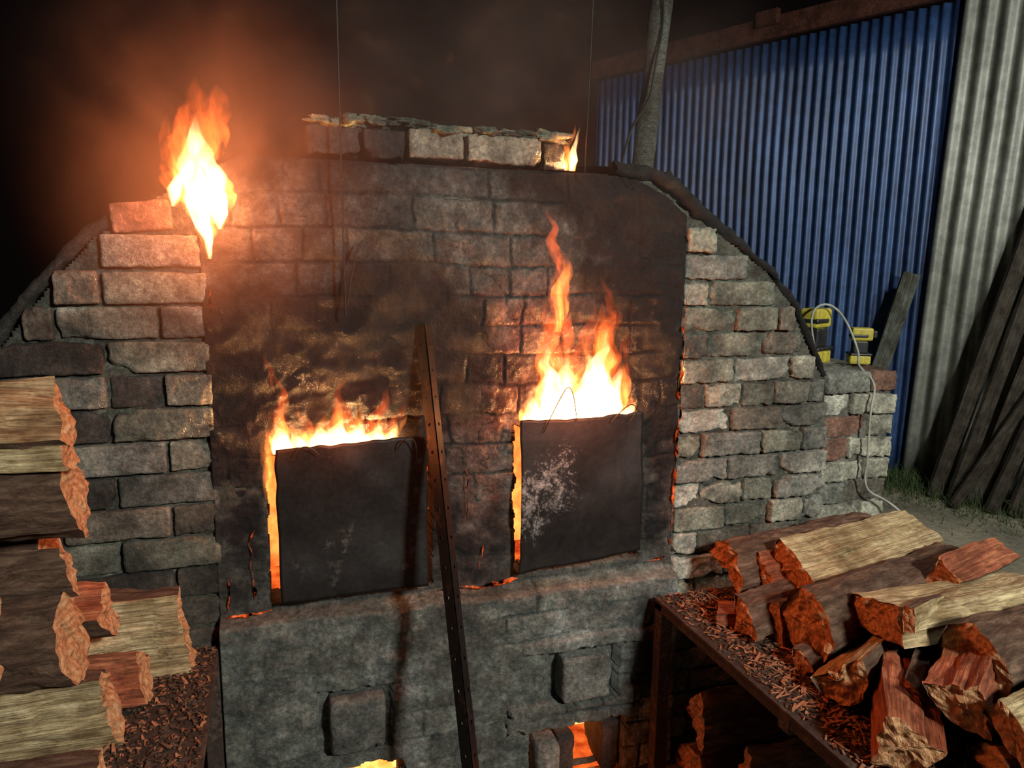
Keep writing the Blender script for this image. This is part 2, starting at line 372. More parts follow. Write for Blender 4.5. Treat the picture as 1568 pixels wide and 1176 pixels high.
def rim(name,pts,rad,y,colr,parent):
    V=[];n=10;P=[]
    for (a,b),(c,d) in zip(pts,pts[1:]):
        k=max(1,int(math.hypot(c-a,d-b)/.010))
        for i in range(k): P.append((a+(c-a)*i/k,b+(d-b)*i/k))
    P=np.array(P+[pts[-1]]);T_=np.gradient(P,axis=0);T_/=np.linalg.norm(T_,axis=1,keepdims=True)
    for i,(p,t) in enumerate(zip(P,T_)):
        N=np.array([-t[1],t[0]])
        rad_=rad if not callable(rad) else rad(p[0])
        for k in range(n):
            a=2*math.pi*k/n;rr=rad_*(1+.9*float(fbm(p[0]*28,k*.7,p[1]*28,9,4)))
            V.append((p[0]+N[0]*rr*math.cos(a),y+1.6*rr*math.sin(a),p[1]+N[1]*rr*math.cos(a)))
    m=len(P)
    F=[(i*n+k,i*n+(k+1)%n,(i+1)*n+(k+1)%n,(i+1)*n+k) for i in range(m-1) for k in range(n)]
    F+=[tuple(range(n)),tuple(range((m-1)*n,m*n))[::-1]]
    return mkmesh(name,V,F,[M_CLAY],np.ones((len(V),3))*np.array(colr),parent=parent)
rim("arch_rim_right",[p for p in OUT if p[0]>.28 and p[1]>1.2],lambda x:float(np.interp(x,[.3,.5,.65,1.1],[.018,.030,.018,.009])),.016,(.014,.013,.012),kiln)
rim("arch_rim_left",[p for p in OUT if p[0]<-.9 and p[1]>1.1],.015,.02,(.05,.046,.038),kiln)

def chamber(name,x0,x1,z0,z1,y0,y1,fm=None):
    V=[(x0,y0,z0),(x1,y0,z0),(x1,y0,z1),(x0,y0,z1),(x0,y1,z0),(x1,y1,z0),(x1,y1,z1),(x0,y1,z1)]
    F=[(4,5,6,7),(0,4,7,3),(1,2,6,5),(0,1,5,4),(3,7,6,2)]
    mkmesh(name,V,F,[fm or M_FIRE,M_EMBERW],midx=[0,1,1,1,1],smooth=False,parent=kiln)
chamber("fire_chamber_left",-.70,-.21,.66,1.12,.03,.30);chamber("fire_chamber_right",-.01,.43,.66,1.16,.03,.30)
chamber("ash_pit_right",.03,.38,.0,.24,-.02,.20,M_FIRE2);chamber("ash_pit_left",-.63,-.32,0,.22,-.02,.16,M_FIRE2)

def crack(V,F,pts,w,y=-.032,seed=0):
    P=[]
    for (a,b),(c,d) in zip(pts,pts[1:]):
        k=max(1,int(math.hypot(c-a,d-b)/.006))
        for i in range(k): P.append((a+(c-a)*i/k,b+(d-b)*i/k))
    P=np.array(P+[pts[-1]]);T_=np.gradient(P,axis=0);T_/=np.linalg.norm(T_,axis=1,keepdims=True)+1e-9
    o=len(V)
    for i,(p,t) in enumerate(zip(P,T_)):
        N=np.array([-t[1],t[0]]);ww=w*.8*max(.05,(.45+1.5*float(fbm(p[0]*45,seed,p[1]*45,seed,3))))
        j=.009*float(fbm(p[0]*30,seed+3,p[1]*30,seed+7,3));p=p+N*j
        tp=min(1,min(i,len(P)-1-i)/4+.1);ww*=tp
        V.append((p[0]-N[0]*ww,y,p[1]-N[1]*ww));V.append((p[0]+N[0]*ww,y,p[1]+N[1]*ww));V.append((p[0],y-.003*tp,p[1]))
    for i in range(len(P)-1):
        a=o+3*i;F+= [(a,a+2,a+5,a+3),(a+2,a+1,a+4,a+5)]
V=[];F=[]
crack(V,F,[(-.785,1.52),(-.783,1.44)],.004,-.028,1)
crack(V,F,[(.530,1.50),(.526,1.30),(.527,1.05),(.52,.9),(.515,.72)],.007,-.030,2)
crack(V,F,[(-.225,.682),(-.1,.676),(.01,.684)],.009,-.050,3)
crack(V,F,[(-.14,1.02),(-.135,.93),(-.145,.86)],.003,-.032,4)
crack(V,F,[(-.67,.678),(-.78,.674)],.008,-.050,8)
crack(V,F,[(-.775,.68),(-.77,.78)],.0035,-.030,9)
crack(V,F,[(-.712,.70),(-.718,.86),(-.71,.90)],.004,-.030,10)
crack(V,F,[(.43,.685),(.50,.695)],.005,-.048,11)
crack(V,F,[(-.10,.72),(-.09,.80)],.003,-.032,13)
mkmesh("glowing_joints",V,F,[M_CRACK],smooth=False,parent=kiln)

# right buttress wall
butt=empty("brick_buttress")
B=Bricks();z=1.235;row=0
while z>0:
    zt=z;zb=z-.079+.005;x=1.135
    first=True
    while x<1.45:
        L=(.12 if row%2 else .2) if first else rng.uniform(.13,.2);first=False
        x1=min(x+L,1.45)
        if 1.45-x1<.05:x1=1.45
        B.add(x+.004,x1-.004,zb,zt,.06+rng.uniform(-.012,.012),.20,pick([CREAM,GREY,WHITE,BROWN,RED],[4,3,1.2,2,.9]),rot=rng.uniform(-.02,.02),rough=1.6)
        x=x1
    y=.20
    while y<.72:
        B.add(1.25,1.45+rng.uniform(-.01,.01),zb,zt,y+.004,min(.72,y+.21),pick([CREAM,GREY,BROWN],[3,3,2]))
        y+=.215
    z-=.079;row+=1
B.make("buttress_bricks",M_BRICK,butt)
X,Z=np.meshgrid(np.arange(1.135,1.44,.01),np.arange(0,1.22,.01));n=fbm(X*14,Z*14,0*X,3,4)
gridmesh(X,Z,.075+.01*n,X>0,np.ones(X.shape+(3,))*np.array([.20,.19,.16]),"mortar_core",M_CLAY,.6,butt)

# ------------------------------------------------------------------ doors
def door(name,x0,x1,z0,z1,y,mat,wav,tilt,seed):
    nx,nz=50,50;cx,cz=(x0+x1)/2,(z0+z1)/2;V=[];F=[]
    for side in (0,1):
        for k in range(nz+1):
            for i in range(nx+1):
                u=i/nx;v=k/nz;ex=.003*float(vn(v*9,seed,7,seed))*(1 if u>.5 else -1)*abs(2*u-1)
                x=(x0-cx)+(x1-x0)*u+ex;zt=(z1-cz)+wav*float(vn(u*4,seed,0,seed))+.003*float(vn(u*14,seed,1,seed));zb=(z0-cz)+.004*float(vn(u*5,seed,3,seed))+tilt*(u-.5)
                zz=zb+(zt-zb)*v;yy=.014*float(vn(u*2.2,v*2.2,seed,seed))+.003*float(vn(u*6,v*6,seed,seed+1))+.014*(v-.5)
                V.append((x,yy+side*.004,zz))
    n=(nx+1)*(nz+1)
    for k in range(nz):
        for i in range(nx):
            a=k*(nx+1)+i;F.append((a,a+1,a+nx+2,a+nx+1));F.append((n+a,n+a+nx+1,n+a+nx+2,n+a+1))
    for i in range(nx):
        F.append((i,n+i,n+i+1,i+1));a=nz*(nx+1)+i;F.append((a,a+1,n+a+1,n+a))
    for k in range(nz):
        a=k*(nx+1);F.append((a,a+nx+1,n+a+nx+1,n+a));a+=nx;F.append((a,n+a,n+a+nx+1,a+nx+1))
    ob=mkmesh(name,V,F,[mat]);ob.location=(cx,y,cz);return ob
d1=door("steel_fire_door",-.648,-.258,.712,1.122,-.066,M_DOOR,.008,.0,3)
d2=door("steel_fire_door",.008,.390,.722,1.155,-.066,M_DOOR2,.003,.028,8)
def tube(name,pts,rad,mat,parent=None,res=8):
    cu=bpy.data.curves.new(name,'CURVE');cu.dimensions='3D';cu.bevel_depth=rad;cu.bevel_resolution=2;cu.resolution_u=res
    sp=cu.splines.new('NURBS' if len(pts)>2 else 'POLY');sp.points.add(len(pts)-1)
    for p,q in zip(sp.points,pts): p.co=(*q,1)
    if len(pts)>2: sp.order_u=3;sp.use_endpoint_u=True
    cu.materials.append(mat);ob=bpy.data.objects.new(name,cu);COL.objects.link(ob)
    if parent: ob.parent=parent
    return ob
def local(par,pts): return [(p[0]-par.location.x,p[1]-par.location.y,p[2]-par.location.z) for p in pts]
tube("hanging_wire",local(d2,[(.07,-.075,1.12),(.10,-.09,1.20),(.15,-.09,1.28),(.17,-.075,1.15)]),.0014,M_IRON,d2)
tube("hanging_wire_b",local(d2,[(.28,-.075,1.14),(.32,-.09,1.20),(.36,-.09,1.18),(.34,-.075,1.14)]),.0014,M_IRON,d2)
tube("hanging_wire_c",local(d1,[(-.34,-.075,1.10),(-.33,-.10,1.14),(-.29,-.10,1.13),(-.29,-.08,1.06)]),.0018,M_IRON,d1)
tube("hanging_wire_d",local(d1,[(-.60,-.075,1.10),(-.58,-.09,1.15),(-.54,-.08,1.10)]),.0014,M_IRON,d1)
tube("hanging_rod",[(-.475,-.10,2.9),(-.470,-.09,2.1),(-.465,-.07,1.45)],.0028,M_IRON)
tube("hanging_rod",[(.175,-.12,3.0),(.178,-.10,2.3),(.18,-.06,1.82)],.0018,M_IRON)
tube("wire_tie",[(-.46,-.07,1.48),(-.445,-.08,1.60),(-.42,-.07,1.64)],.0022,M_IRON,kiln)

# ------------------------------------------------------------------ angle iron
def angle_iron():
    A=Vector((-.262,-.045,1.43));Bp=Vector((-.232,-.66,.0));ax=(Bp-A);Ln=ax.length;ax.normalize()
    side=Vector((1,0,0));side=(side-ax*side.dot(ax)).normalized();nrm=ax.cross(side).normalized()
    if nrm.y>0: nrm=-nrm
    u1=(side*.62+ -nrm*.78).normalized();u2=(-side*.55-nrm*.83).normalized()
    W=.032;T_=.004;V=[];F=[]
    def plate(u):
        w=ax.cross(u).normalized()*T_
        seg=.036;k=0;s=0.0
        while s<Ln-1e-6:
            e=min(s+seg,Ln);hol=(k%2==1) and e-s>.03;hr=.0045
            sq=[(0,s),(W/2,s),(W,s),(W,(s+e)/2),(W,e),(W/2,e),(0,e),(0,(s+e)/2)]
            c=(W*.55,(s+e)/2);angs=[-135,-90,-45,0,45,90,135,180]
            for off in (0,1):
                o=len(V)
                for (a,b) in sq: V.append(A+u*a+ax*b+w*off)
                if hol:
                    for an in angs: V.append(A+u*(c[0]+hr*math.cos(math.radians(an)))+ax*(c[1]+hr*math.sin(math.radians(an)))+w*off)
                    for i in range(8): F.append((o+i,o+(i+1)%8,o+8+(i+1)%8,o+8+i))
                else: F.append(tuple(range(o,o+8)))
            for i in (2,3):
                F.append((o-(16 if hol else 8)+i,o-(16 if hol else 8)+i+1,o+i+1,o+i))
            s=e;k+=1
    plate(u1);plate(u2)
    return mkmesh("angle_iron_bar",V,F,[M_BAR],smooth=False)
angle_iron()

# ------------------------------------------------------------------ flames
def m_flame(name,colr,strength,top,lo=.0,sc=24,pw=1.5):
    t=NT(name);tc=t.n("ShaderNodeTexCoord");mp=t.n("ShaderNodeMapping");mp.inputs["Scale"].default_value=(1,1,.35)
    t.l(tc.outputs["Object"],mp.inputs[0]);n=t.noise(mp.outputs[0],sc,3,.6,.8)
    sep=t.n("ShaderNodeSeparateXYZ");t.l(tc.outputs["Generated"],sep.inputs[0])
    gr=t.math('SUBTRACT',1.0,t.math('MULTIPLY',sep.outputs[2],top))
    k=t.math('MULTIPLY',t.ramp(n,[(.40,(lo,lo,lo)),(.60,(1,1,1))]),t.math('POWER',gr,pw))
    s=t.math('MULTIPLY',k,strength)
    e=t.n("ShaderNodeEmission");e.inputs[0].default_value=(*colr,1);t.l(s,e.inputs[1]);t.l(e.outputs[0],t.out.inputs["Volume"])
    return t.m
M_FL=m_flame("flame_body",(1,.26,.045),330,.90,.04)
M_CORE=m_flame("flame_core",(1,.56,.24),620,.92,.25,18,1.3)
M_FLR=m_flame("flame_outer",(1,.13,.018),110,.85,.0)
fk=[0]
def tongue(parent,pts,rads,mat,flat=.55):
    fk[0]+=1;sd=fk[0]*7;N_=30;P=np.array(pts,float);R_=np.array(rads,float);t=np.linspace(0,len(P)-1,N_);i0=np.arange(len(P))
    def sm(a):
        y=np.interp(t,i0,a)
        for _ in range(3): y[1:-1]=(y[:-2]+2*y[1:-1]+y[2:])/4
        return y
    Q=np.stack([sm(P[:,k]) for k in range(3)],1);r=sm(R_);n=16;V=[]
    wob=np.stack([fbm(Q[:,2]*16,np.full(N_,sd*1.),Q[:,2]*0,sd,2),fbm(Q[:,2]*14,np.full(N_,sd+5.),Q[:,2]*0,sd,2)*.4],1)*np.linspace(.1,1,N_)[:,None]*.030
    for i in range(N_):
        for k in range(n):
            a=2*math.pi*k/n;rr=r[i]*(1+.8*float(fbm(math.cos(a)*1.3,math.sin(a)*1.3,Q[i,2]*26,sd,3)))
            V.append((Q[i,0]+wob[i,0]+rr*math.cos(a),Q[i,1]+wob[i,1]+rr*flat*math.sin(a),Q[i,2]))
    F=[(i*n+k,i*n+(k+1)%n,(i+1)*n+(k+1)%n,(i+1)*n+k) for i in range(N_-1) for k in range(n)]
    F+=[tuple(range(n))[::-1],tuple(range((N_-1)*n,N_*n))]
    c=Q[0];V=[(v[0]-c[0],v[1]-c[1],v[2]-c[2]) for v in V]
    ob=mkmesh("tongue_%d"%fk[0],V,F,[mat],parent=parent);ob.location=tuple(c);return ob
f1=empty("door_flame")
y=-.035
for x,h,rd,dx in [(-.63,.13,.026,-.01),(-.585,.09,.03,-.02),(-.54,.11,.034,.01),(-.49,.14,.036,.0),(-.44,.12,.036,.015),(-.39,.10,.032,.02),(-.35,.09,.024,.03)]:
    tongue(f1,[(x,y,1.10),(x+.0,y,1.10+h*.35),(x+dx*.6,y-.01,1.10+h*.7),(x+dx,y-.01,1.10+h)],[rd*.8,rd,rd*.5,.001],M_FL)
    tongue(f1,[(x,y,1.10),(x+.0,y,1.10+h*.25),(x+dx*.6,y-.005,1.10+h*.45),(x+dx,y-.005,1.10+h*.65)],[rd*.8,rd*.8,rd*.4,.001],M_CORE)
for x,h,rd,dx in [(-.635,.27,.020,-.012),(-.645,.17,.022,-.01),(-.50,.20,.024,.03),(-.41,.17,.024,.05),(-.56,.15,.022,-.03),(-.35,.13,.024,.04),(-.46,.17,.02,-.02)]:
    tongue(f1,[(x,y,1.1),(x,y,1.1+h*.4),(x+dx*.6,y-.01,1.1+h*.7),(x+dx,y-.01,1.1+h)],[rd,rd,rd*.6,.001],M_FLR)
tongue(f1,[(-.668,y,.98),(-.666,y,1.04),(-.655,y,1.1),(-.65,y,1.16)],[.004,.012,.02,.004],M_FL)
f2=empty("door_flame")
for x,h,rd,dx in [(.05,.12,.03,-.01),(.095,.30,.036,.01),(.15,.24,.045,.01),(.21,.26,.048,.0),(.265,.33,.040,-.01),(.31,.20,.034,.01),(.345,.08,.026,.02)]:
    tongue(f2,[(x,y,1.13),(x,y,1.13+h*.35),(x+dx*.6,y-.01,1.13+h*.7),(x+dx,y-.01,1.13+h)],[rd*.8,rd,rd*.55,.001],M_FL)
    tongue(f2,[(x,y,1.13),(x,y,1.13+h*.3),(x+dx*.6,y-.005,1.13+h*.6),(x+dx,y-.005,1.13+h*.85)],[rd*.8,rd*.8,rd*.5,.001],M_CORE)
for x,h,rd,dx in [(.10,.46,.034,.0),(.145,.52,.026,-.03),(.27,.42,.034,.0),(.20,.34,.03,.02),(.33,.26,.026,.02),(.07,.22,.02,-.01),(.28,.34,.032,.02)]:
    tongue(f2,[(x,y,1.15),(x,y,1.15+h*.4),(x+dx*.2,y-.01,1.15+h*.7),(x+dx,y-.01,1.15+h)],[rd,rd,rd*.8,.001],M_FLR)
tongue(f2,[(.15,y,1.50),(.13,y,1.58),(.10,y,1.66),(.085,y,1.77)],[.004,.024,.014,.001],M_FLR)
tongue(f2,[(.12,y,1.40),(.13,y,1.50),(.15,y,1.58),(.12,y,1.64)],[.01,.024,.014,.001],M_FL)
f3=empty("chimney_flame")
y=-.05
for pts,rd in [([(-.778,y,1.59),(-.782,y,1.64),(-.79,y,1.70),(-.81,y,1.78),(-.81,y,1.87)],[.004,.014,.036,.038,.002]),
               ([(-.750,y,1.66),(-.750,y,1.71),(-.760,y,1.77),(-.79,y,1.85),(-.80,y,1.92)],[.006,.030,.040,.026,.002]),
               ([(-.85,y,1.71),(-.84,y,1.75),(-.83,y,1.79),(-.825,y,1.84)],[.006,.022,.02,.001])]:
    tongue(f3,pts,rd,M_FL,.7);tongue(f3,pts,[q*.75 for q in rd],M_CORE,.7)
for pts,rd in [([(-.79,y,1.74),(-.80,y,1.82),(-.80,y,1.92),(-.79,y,2.0)],[.03,.050,.04,.004]),
               ([(-.76,y,1.82),(-.755,y,1.90),(-.74,y,1.96),(-.73,y,1.99)],[.02,.035,.025,.002]),
               ([(-.84,y,1.72),(-.85,y,1.78),(-.85,y,1.86),(-.84,y,1.93)],[.015,.03,.02,.002])]:
    tongue(f3,pts,rd,M_FLR,.8)
f4=empty("vent_flame")
for pts,rd in [([(.155,-.03,1.84),(.155,-.03,1.87),(.15,-.03,1.91),(.165,-.03,1.965)],[.012,.02,.010,.001]),([(.135,-.03,1.84),(.13,-.03,1.87),(.14,-.03,1.90)],[.006,.010,.001])]:
    tongue(f4,pts,rd,M_FL,.8);tongue(f4,pts,[q*.6 for q in rd],M_CORE,.8)

def haze(name,loc,rad,dens,emis,colr,parent=None,pw=2.2,sc=1.8,lo=.1):
    bpy.ops.mesh.primitive_ico_sphere_add(subdivisions=3,radius=1,location=loc);ob=bpy.context.object;ob.name=name;ob.scale=rad
    t=NT(name+"_volume");tc=t.n("ShaderNodeTexCoord")
    ln=t.n("ShaderNodeVectorMath",operation='LENGTH');t.l(tc.outputs["Object"],ln.inputs[0])
    fall=t.math('POWER',t.math('MAXIMUM',t.math('SUBTRACT',1.0,ln.outputs["Value"]),0.0),pw)
    n=t.noise(tc.outputs["Object"],sc,5,.6,.6);k=t.math('MULTIPLY',fall,t.ramp(n,[(.38,(lo,lo,lo)),(.62,(1,1,1))]))
    pv=t.n("ShaderNodeVolumePrincipled");pv.inputs["Color"].default_value=(.7,.62,.55,1)
    t.l(t.math('MULTIPLY',k,dens),pv.inputs["Density"]);t.l(t.math('MULTIPLY',k,emis),pv.inputs["Emission Strength"]);pv.inputs["Emission Color"].default_value=(*colr,1)
    t.l(pv.outputs[0],t.out.inputs["Volume"]);ob.data.materials.append(t.m)
    if parent: ob.parent=parent
    return ob
haze("smoke_firelight_glow",(-.75,-.16,1.77),(.44,.30,.52),1.0,4.6,(1,.22,.06),f3)  # emission stands in for firelight scattered by the smoke
haze("drifting_smoke",(-.15,.0,1.98),(1.15,.45,.70),.55,.04,(1,.45,.25),None,1.3,2.6,.05)

# ------------------------------------------------------------------ logs
def log(parent,name,p0,p1,r,kind,roll=0,seed=0,wood=None):
    wood=wood or M_WOOD
    p0=Vector(p0);p1=Vector(p1);Ln=(p1-p0).length;sec=[];fl=[]
    def arc(a0,a1,n,R):
        for i in range(n):
            a=math.radians(a0+(a1-a0)*i/(n-1));sec.append((R*math.cos(a),R*math.sin(a)));fl.append(1)
    def line(a,b,n):
        for i in range(1,n): sec.append((a[0]+(b[0]-a[0])*i/n,a[1]+(b[1]-a[1])*i/n));fl.append(0)
    if kind=='round': arc(0,350,36,r)
    elif kind=='half':
        arc(0,180,20,r);line((-r,0),(r,0),18)
    elif kind=='wedge':
        R=r*1.7;a0,a1=50,130;arc(a0,a1,14,R);A=(R*math.cos(math.radians(a1)),R*math.sin(math.radians(a1)));Bq=(R*math.cos(math.radians(a0)),R*math.sin(math.radians(a0)))
        line(A,(0,0),14);sec.append((0,0));fl.append(0);line((0,0),Bq,14)
    elif kind=='slab':
        w,h=r*1.25,r*.55;sec2=[(-w,-h),(w,-h*.8),(w*.9,h),(-w*.85,h*.9)]
        for i in range(4):
            a,b=sec2[i],sec2[(i+1)%4];sec.append(a);fl.append(1 if i==1 else 0);line(a,b,10)
            if i==1:
                for q in range(1,10): fl[-q]=1
    S=np.array(sec);S-=S.mean(axis=0);n=len(S);M=44
    ca,sa=math.cos(roll),math.sin(roll);S=S@np.array([[ca,sa],[-sa,ca]])
    dirs=S/(np.linalg.norm(S,axis=1,keepdims=True)+1e-6)
    V=[];bend=.03*Ln*rng.uniform(-1,1)
    FL=np.array(fl)
    for j in range(M+1):
        u=j/M;x=(u-.5)*Ln
        nb=fbm(dirs[:,0]*2+seed,dirs[:,1]*2,np.full(n,x*6),seed,3)*.16*r+fbm(S[:,0]*60,S[:,1]*60,np.full(n,x*25),seed+2,2)*.08*r
        ns=fbm(S[:,0]*45+seed,S[:,1]*45,np.full(n,x*3),seed+4,3)*.22*r+fbm(S[:,0]*8,S[:,1]*8,np.full(n,x*9),seed+6,3)*.26*r
        d=np.where(FL==1,nb,ns);tp=1-.08*u
        Q=S*tp+dirs*d[:,None];xe=np.zeros(n)
        if j in(0,M): xe=fbm(S[:,0]*40,S[:,1]*40,np.full(n,seed*1.),seed+8,2)*.012*(r/.08)+ (S[:,0]*.25 if j==0 else -S[:,1]*.2)
        for k in range(n): V.append((x+xe[k],Q[k,0]+bend*math.sin(u*3.14),Q[k,1]))
    F=[];mi=[]
    for j in range(M):
        for k in range(n):
            F.append((j*n+k,j*n+(k+1)%n,(j+1)*n+(k+1)%n,(j+1)*n+k));mi.append(0 if fl[k] and fl[(k+1)%n] else 1)
    for j,flip in((0,1),(M,0)):
        ring=[j*n+k for k in range(n)];base=[V[i] for i in ring];c=np.mean(base,axis=0);prev=ring
        for s in (.88,.75,.6,.45,.3,.15):
            cur=[]
            for q in base:
                p=c+(np.array(q)-c)*s;p[0]+=float(fbm(p[1]*55,p[2]*55,seed*1.,seed+11,3))*.012*(r/.08);cur.append(len(V));V.append(tuple(p))
            for k in range(n):
                a=(prev[k],prev[(k+1)%n],cur[(k+1)%n],cur[k]);F.append(a[::-1] if flip else a);mi.append(2)
            prev=cur
        ci=len(V);V.append(tuple(c))
        for k in range(n): F.append((prev[(k+1)%n],prev[k],ci) if flip else (prev[k],prev[(k+1)%n],ci));mi.append(2)
    ob=mkmesh(name,V,F,[M_BARK,wood,M_END],midx=mi,smooth=False);recalc(ob)
    q=(p1-p0).to_track_quat('X','Z');ob.matrix_world=Matrix.Translation((p0+p1)/2)@q.to_matrix().to_4x4()
    ob.parent=parent;return ob
RL=math.radians
pl=empty("firewood_stack")
spec=[((-1.36,-.12,.69),(-.875,-.105,.685),.095,'slab',RL(80),M_WOOD2),
 ((-1.50,-.42,.69),(-.985,-.40,.685),.095,'half',RL(-80),M_WOOD2),
 ((-1.45,-.58,.66),(-.96,-.62,.655),.062,'wedge',RL(30),M_WOOD2),
 ((-1.45,-.25,.68),(-.95,-.235,.66),.07,'wedge',RL(200),M_WOOD3),
 ((-1.50,-.40,.86),(-1.04,-.42,.855),.092,'round',0,M_WOOD3),
 ((-1.50,-.27,.84),(-1.01,-.245,.82),.075,'wedge',RL(150),M_WOOD3),
 ((-1.52,-.43,.985),(-1.05,-.36,.975),.060,'wedge',RL(100),M_WOOD),
 ((-1.50,-.56,1.03),(-1.12,-.57,1.02),.06,'wedge',RL(10),M_WOOD2),
 ((-1.55,-.40,1.135),(-1.02,-.38,1.13),.085,'round',RL(190),M_WOOD),
 ((-1.50,-.42,1.31),(-1.035,-.37,1.285),.086,'wedge',RL(180),M_WOOD),
 ((-1.50,-.44,1.235),(-1.02,-.40,1.215),.05,'slab',RL(-8),M_WOOD2),
 ((-1.50,-.26,1.00),(-1.10,-.26,.99),.08,'round',0,M_WOOD),
 ((-1.50,-.26,1.16),(-1.10,-.26,1.15),.07,'round',0,M_WOOD),
 ((-1.50,-.60,.90),(-1.12,-.62,.89),.065,'wedge',RL(70),M_WOOD)]
for i,(a,b,r,k,ro,w) in enumerate(spec): log(pl,"log_%d"%(i+1),a,b,r,k,ro,20+i*3,w)
pr=empty("firewood_pile")
spec=[((.62,-.19,.71),(1.22,-.13,.73),.100,'half',RL(20),M_WOOD3),
 ((.68,-.27,.69),(1.0,-.24,.69),.080,'wedge',RL(160),M_WOOD3),
 ((.73,-.34,.745),(1.29,-.24,.760),.076,'slab',RL(20),M_WOOD2),
 ((.61,-.55,.70),(1.22,-.42,.71),.092,'round',0,M_WOOD3),
 ((.53,-.40,.65),(.74,-.35,.66),.060,'wedge',RL(40),M_WOOD3),
 ((.60,-.44,.64),(.80,-.40,.64),.055,'slab',RL(70),M_WOOD3),
 ((.52,-.30,.625),(.66,-.36,.635),.035,'slab',RL(0),M_WOOD3),
 ((.69,-.68,.775),(1.20,-.66,.77),.075,'slab',RL(-15),M_WOOD2),
 ((.545,-.74,.67),(.86,-.58,.67),.078,'half',RL(140),M_WOOD2),
 ((.49,-.97,.675),(.70,-.74,.675),.066,'wedge',RL(150),M_WOOD3),
 ((.60,-.88,.665),(.86,-.70,.665),.062,'wedge',RL(60),M_WOOD3),
 ((.595,-1.0,.765),(.92,-.78,.755),.062,'wedge',RL(205),M_WOOD3),
 ((.74,-.90,.76),(1.25,-.80,.76),.088,'round',0,M_WOOD3),
 ((.60,-1.08,.665),(1.10,-1.12,.66),.070,'half',RL(10),M_WOOD3),
 ((.90,-.72,.67),(1.28,-.62,.67),.072,'round',0,M_WOOD),
 ((.95,-.95,.66),(1.28,-.90,.66),.06,'wedge',RL(20),M_WOOD),
 ((.66,-.80,.83),(.84,-.72,.80),.024,'slab',RL(80),M_WOOD2),
 ((.50,-1.12,.63),(.64,-1.06,.63),.04,'wedge',RL(120),M_WOOD2),
 ((.56,-.60,.63),(.68,-.56,.63),.035,'wedge',RL(20),M_WOOD3),
 ((.60,-1.10,.76),(.95,-1.02,.75),.05,'slab',RL(30),M_WOOD2),
 ((.64,-.30,.64),(.80,-.36,.65),.045,'wedge',RL(-30),M_WOOD3),
 ((1.0,-.58,.80),(1.30,-.50,.80),.05,'wedge',RL(160),M_WOOD3)]
for i,(a,b,r,k,ro,w) in enumerate(spec): log(pr,"log_%d"%(i+1),a,b,r,k,ro,120+i*3,w)
pu=empty("firewood_under_bench")
for i,(a,b,r,k) in enumerate([((.50,-.25,.10),(.95,-.22,.10),.10,'half'),((.52,-.45,.09),(1.0,-.47,.09),.09,'wedge'),((.50,-.26,.28),(.98,-.25,.28),.08,'wedge'),((.52,-.46,.25),(.95,-.48,.25),.08,'half'),((.50,-.67,.08),(.95,-.70,.08),.08,'wedge'),((.53,-.88,.08),(1.0,-.88,.08),.08,'half')]):
    log(pu,"log_%d"%(i+1),a,b,r,k,RL(40*i),300+i,M_WOOD3)

# ------------------------------------------------------------------ benches
def boxv(V,F,x0,x1,y0,y1,z0,z1):
    o=len(V);V+=[(x0,y0,z0),(x1,y0,z0),(x1,y1,z0),(x0,y1,z0),(x0,y0,z1),(x1,y0,z1),(x1,y1,z1),(x0,y1,z1)]
    F+=[tuple(o+i for i in f) for f in ((0,3,2,1),(4,5,6,7),(0,1,5,4),(1,2,6,5),(2,3,7,6),(3,0,4,7))]
def bench(name,x0,x1,y0,y1,mat):
    V=[];F=[];boxv(V,F,x0,x1,y0,y1,.588,.60);t=.04
    for a,b in((x0+.002,y0),(x1-t,y0),(x0+.002,y1-t),(x1-t,y1-t)): boxv(V,F,a,a+t,b,b+t,-.02,.588)
    boxv(V,F,x0+.002,x0+.012,y0,y1,.565,.588);boxv(V,F,x0,x1,y0,y0+.01,.565,.588);boxv(V,F,x0,x1,(y0+y1)/2,(y0+y1)/2+.04,.55,.588)
    ob=mkmesh(name,V,F,[mat],smooth=False);bv=ob.modifiers.new("bevel",'BEVEL');bv.width=.002;bv.segments=2;return ob
bench("wood_bench",.425,1.36,-1.35,-.11,M_BENCHTOP)
bench("wood_bench",-2.1,-.805,-1.45,-.045,M_BENCHTOP)
def chips(name,regs,mats,parent=None):
    V=[];F=[];mi=[]
    for (x0,x1,y0,y1,z,n,smax,dens,m) in regs:
      for i in range(n):
        for _ in range(20):
            x=rng.uniform(x0,x1);y=rng.uniform(y0,y1)
            if dens is None or dens(x,y)>rng.uniform(): break
        L=rng.uniform(.003,smax)*rng.choice([.4,.5,1.0]);w=rng.uniform(.001,.0045);a=rng.uniform(0,6.28);ti=rng.uniform(-.25,.5);h=.0015
        c,s=math.cos(a),math.sin(a);o=len(V);zz=z+abs(math.sin(ti))*L+.0025+rng.uniform(0,.006)
        for u,v,k in((-L,-w,0),(L,-w*.4,0),(L*.9,w*.6,0),(-L,w,0),(-L,-w,1),(L,-w*.4,1),(L*.9,w*.6,1),(-L,w,1)):
            V.append((x+u*c-v*s,y+u*s+v*c,zz+u*math.sin(ti)+k*h-.002))
        F+=[tuple(o+q for q in f) for f in ((0,3,2,1),(4,5,6,7),(0,1,5,4),(1,2,6,5),(2,3,7,6),(3,0,4,7))];mi+=[m]*6
    return mkmesh(name,V,F,mats,midx=mi,smooth=False)
dn=lambda x,y:math.exp(-((x-.55)/.12)**2)
chips("wood_chips",[(.435,1.0,-1.3,-.12,.600,1500,.020,dn,0),(.435,1.0,-1.3,-.12,.600,1800,.010,dn,1)],[M_CHIP,M_BARK])
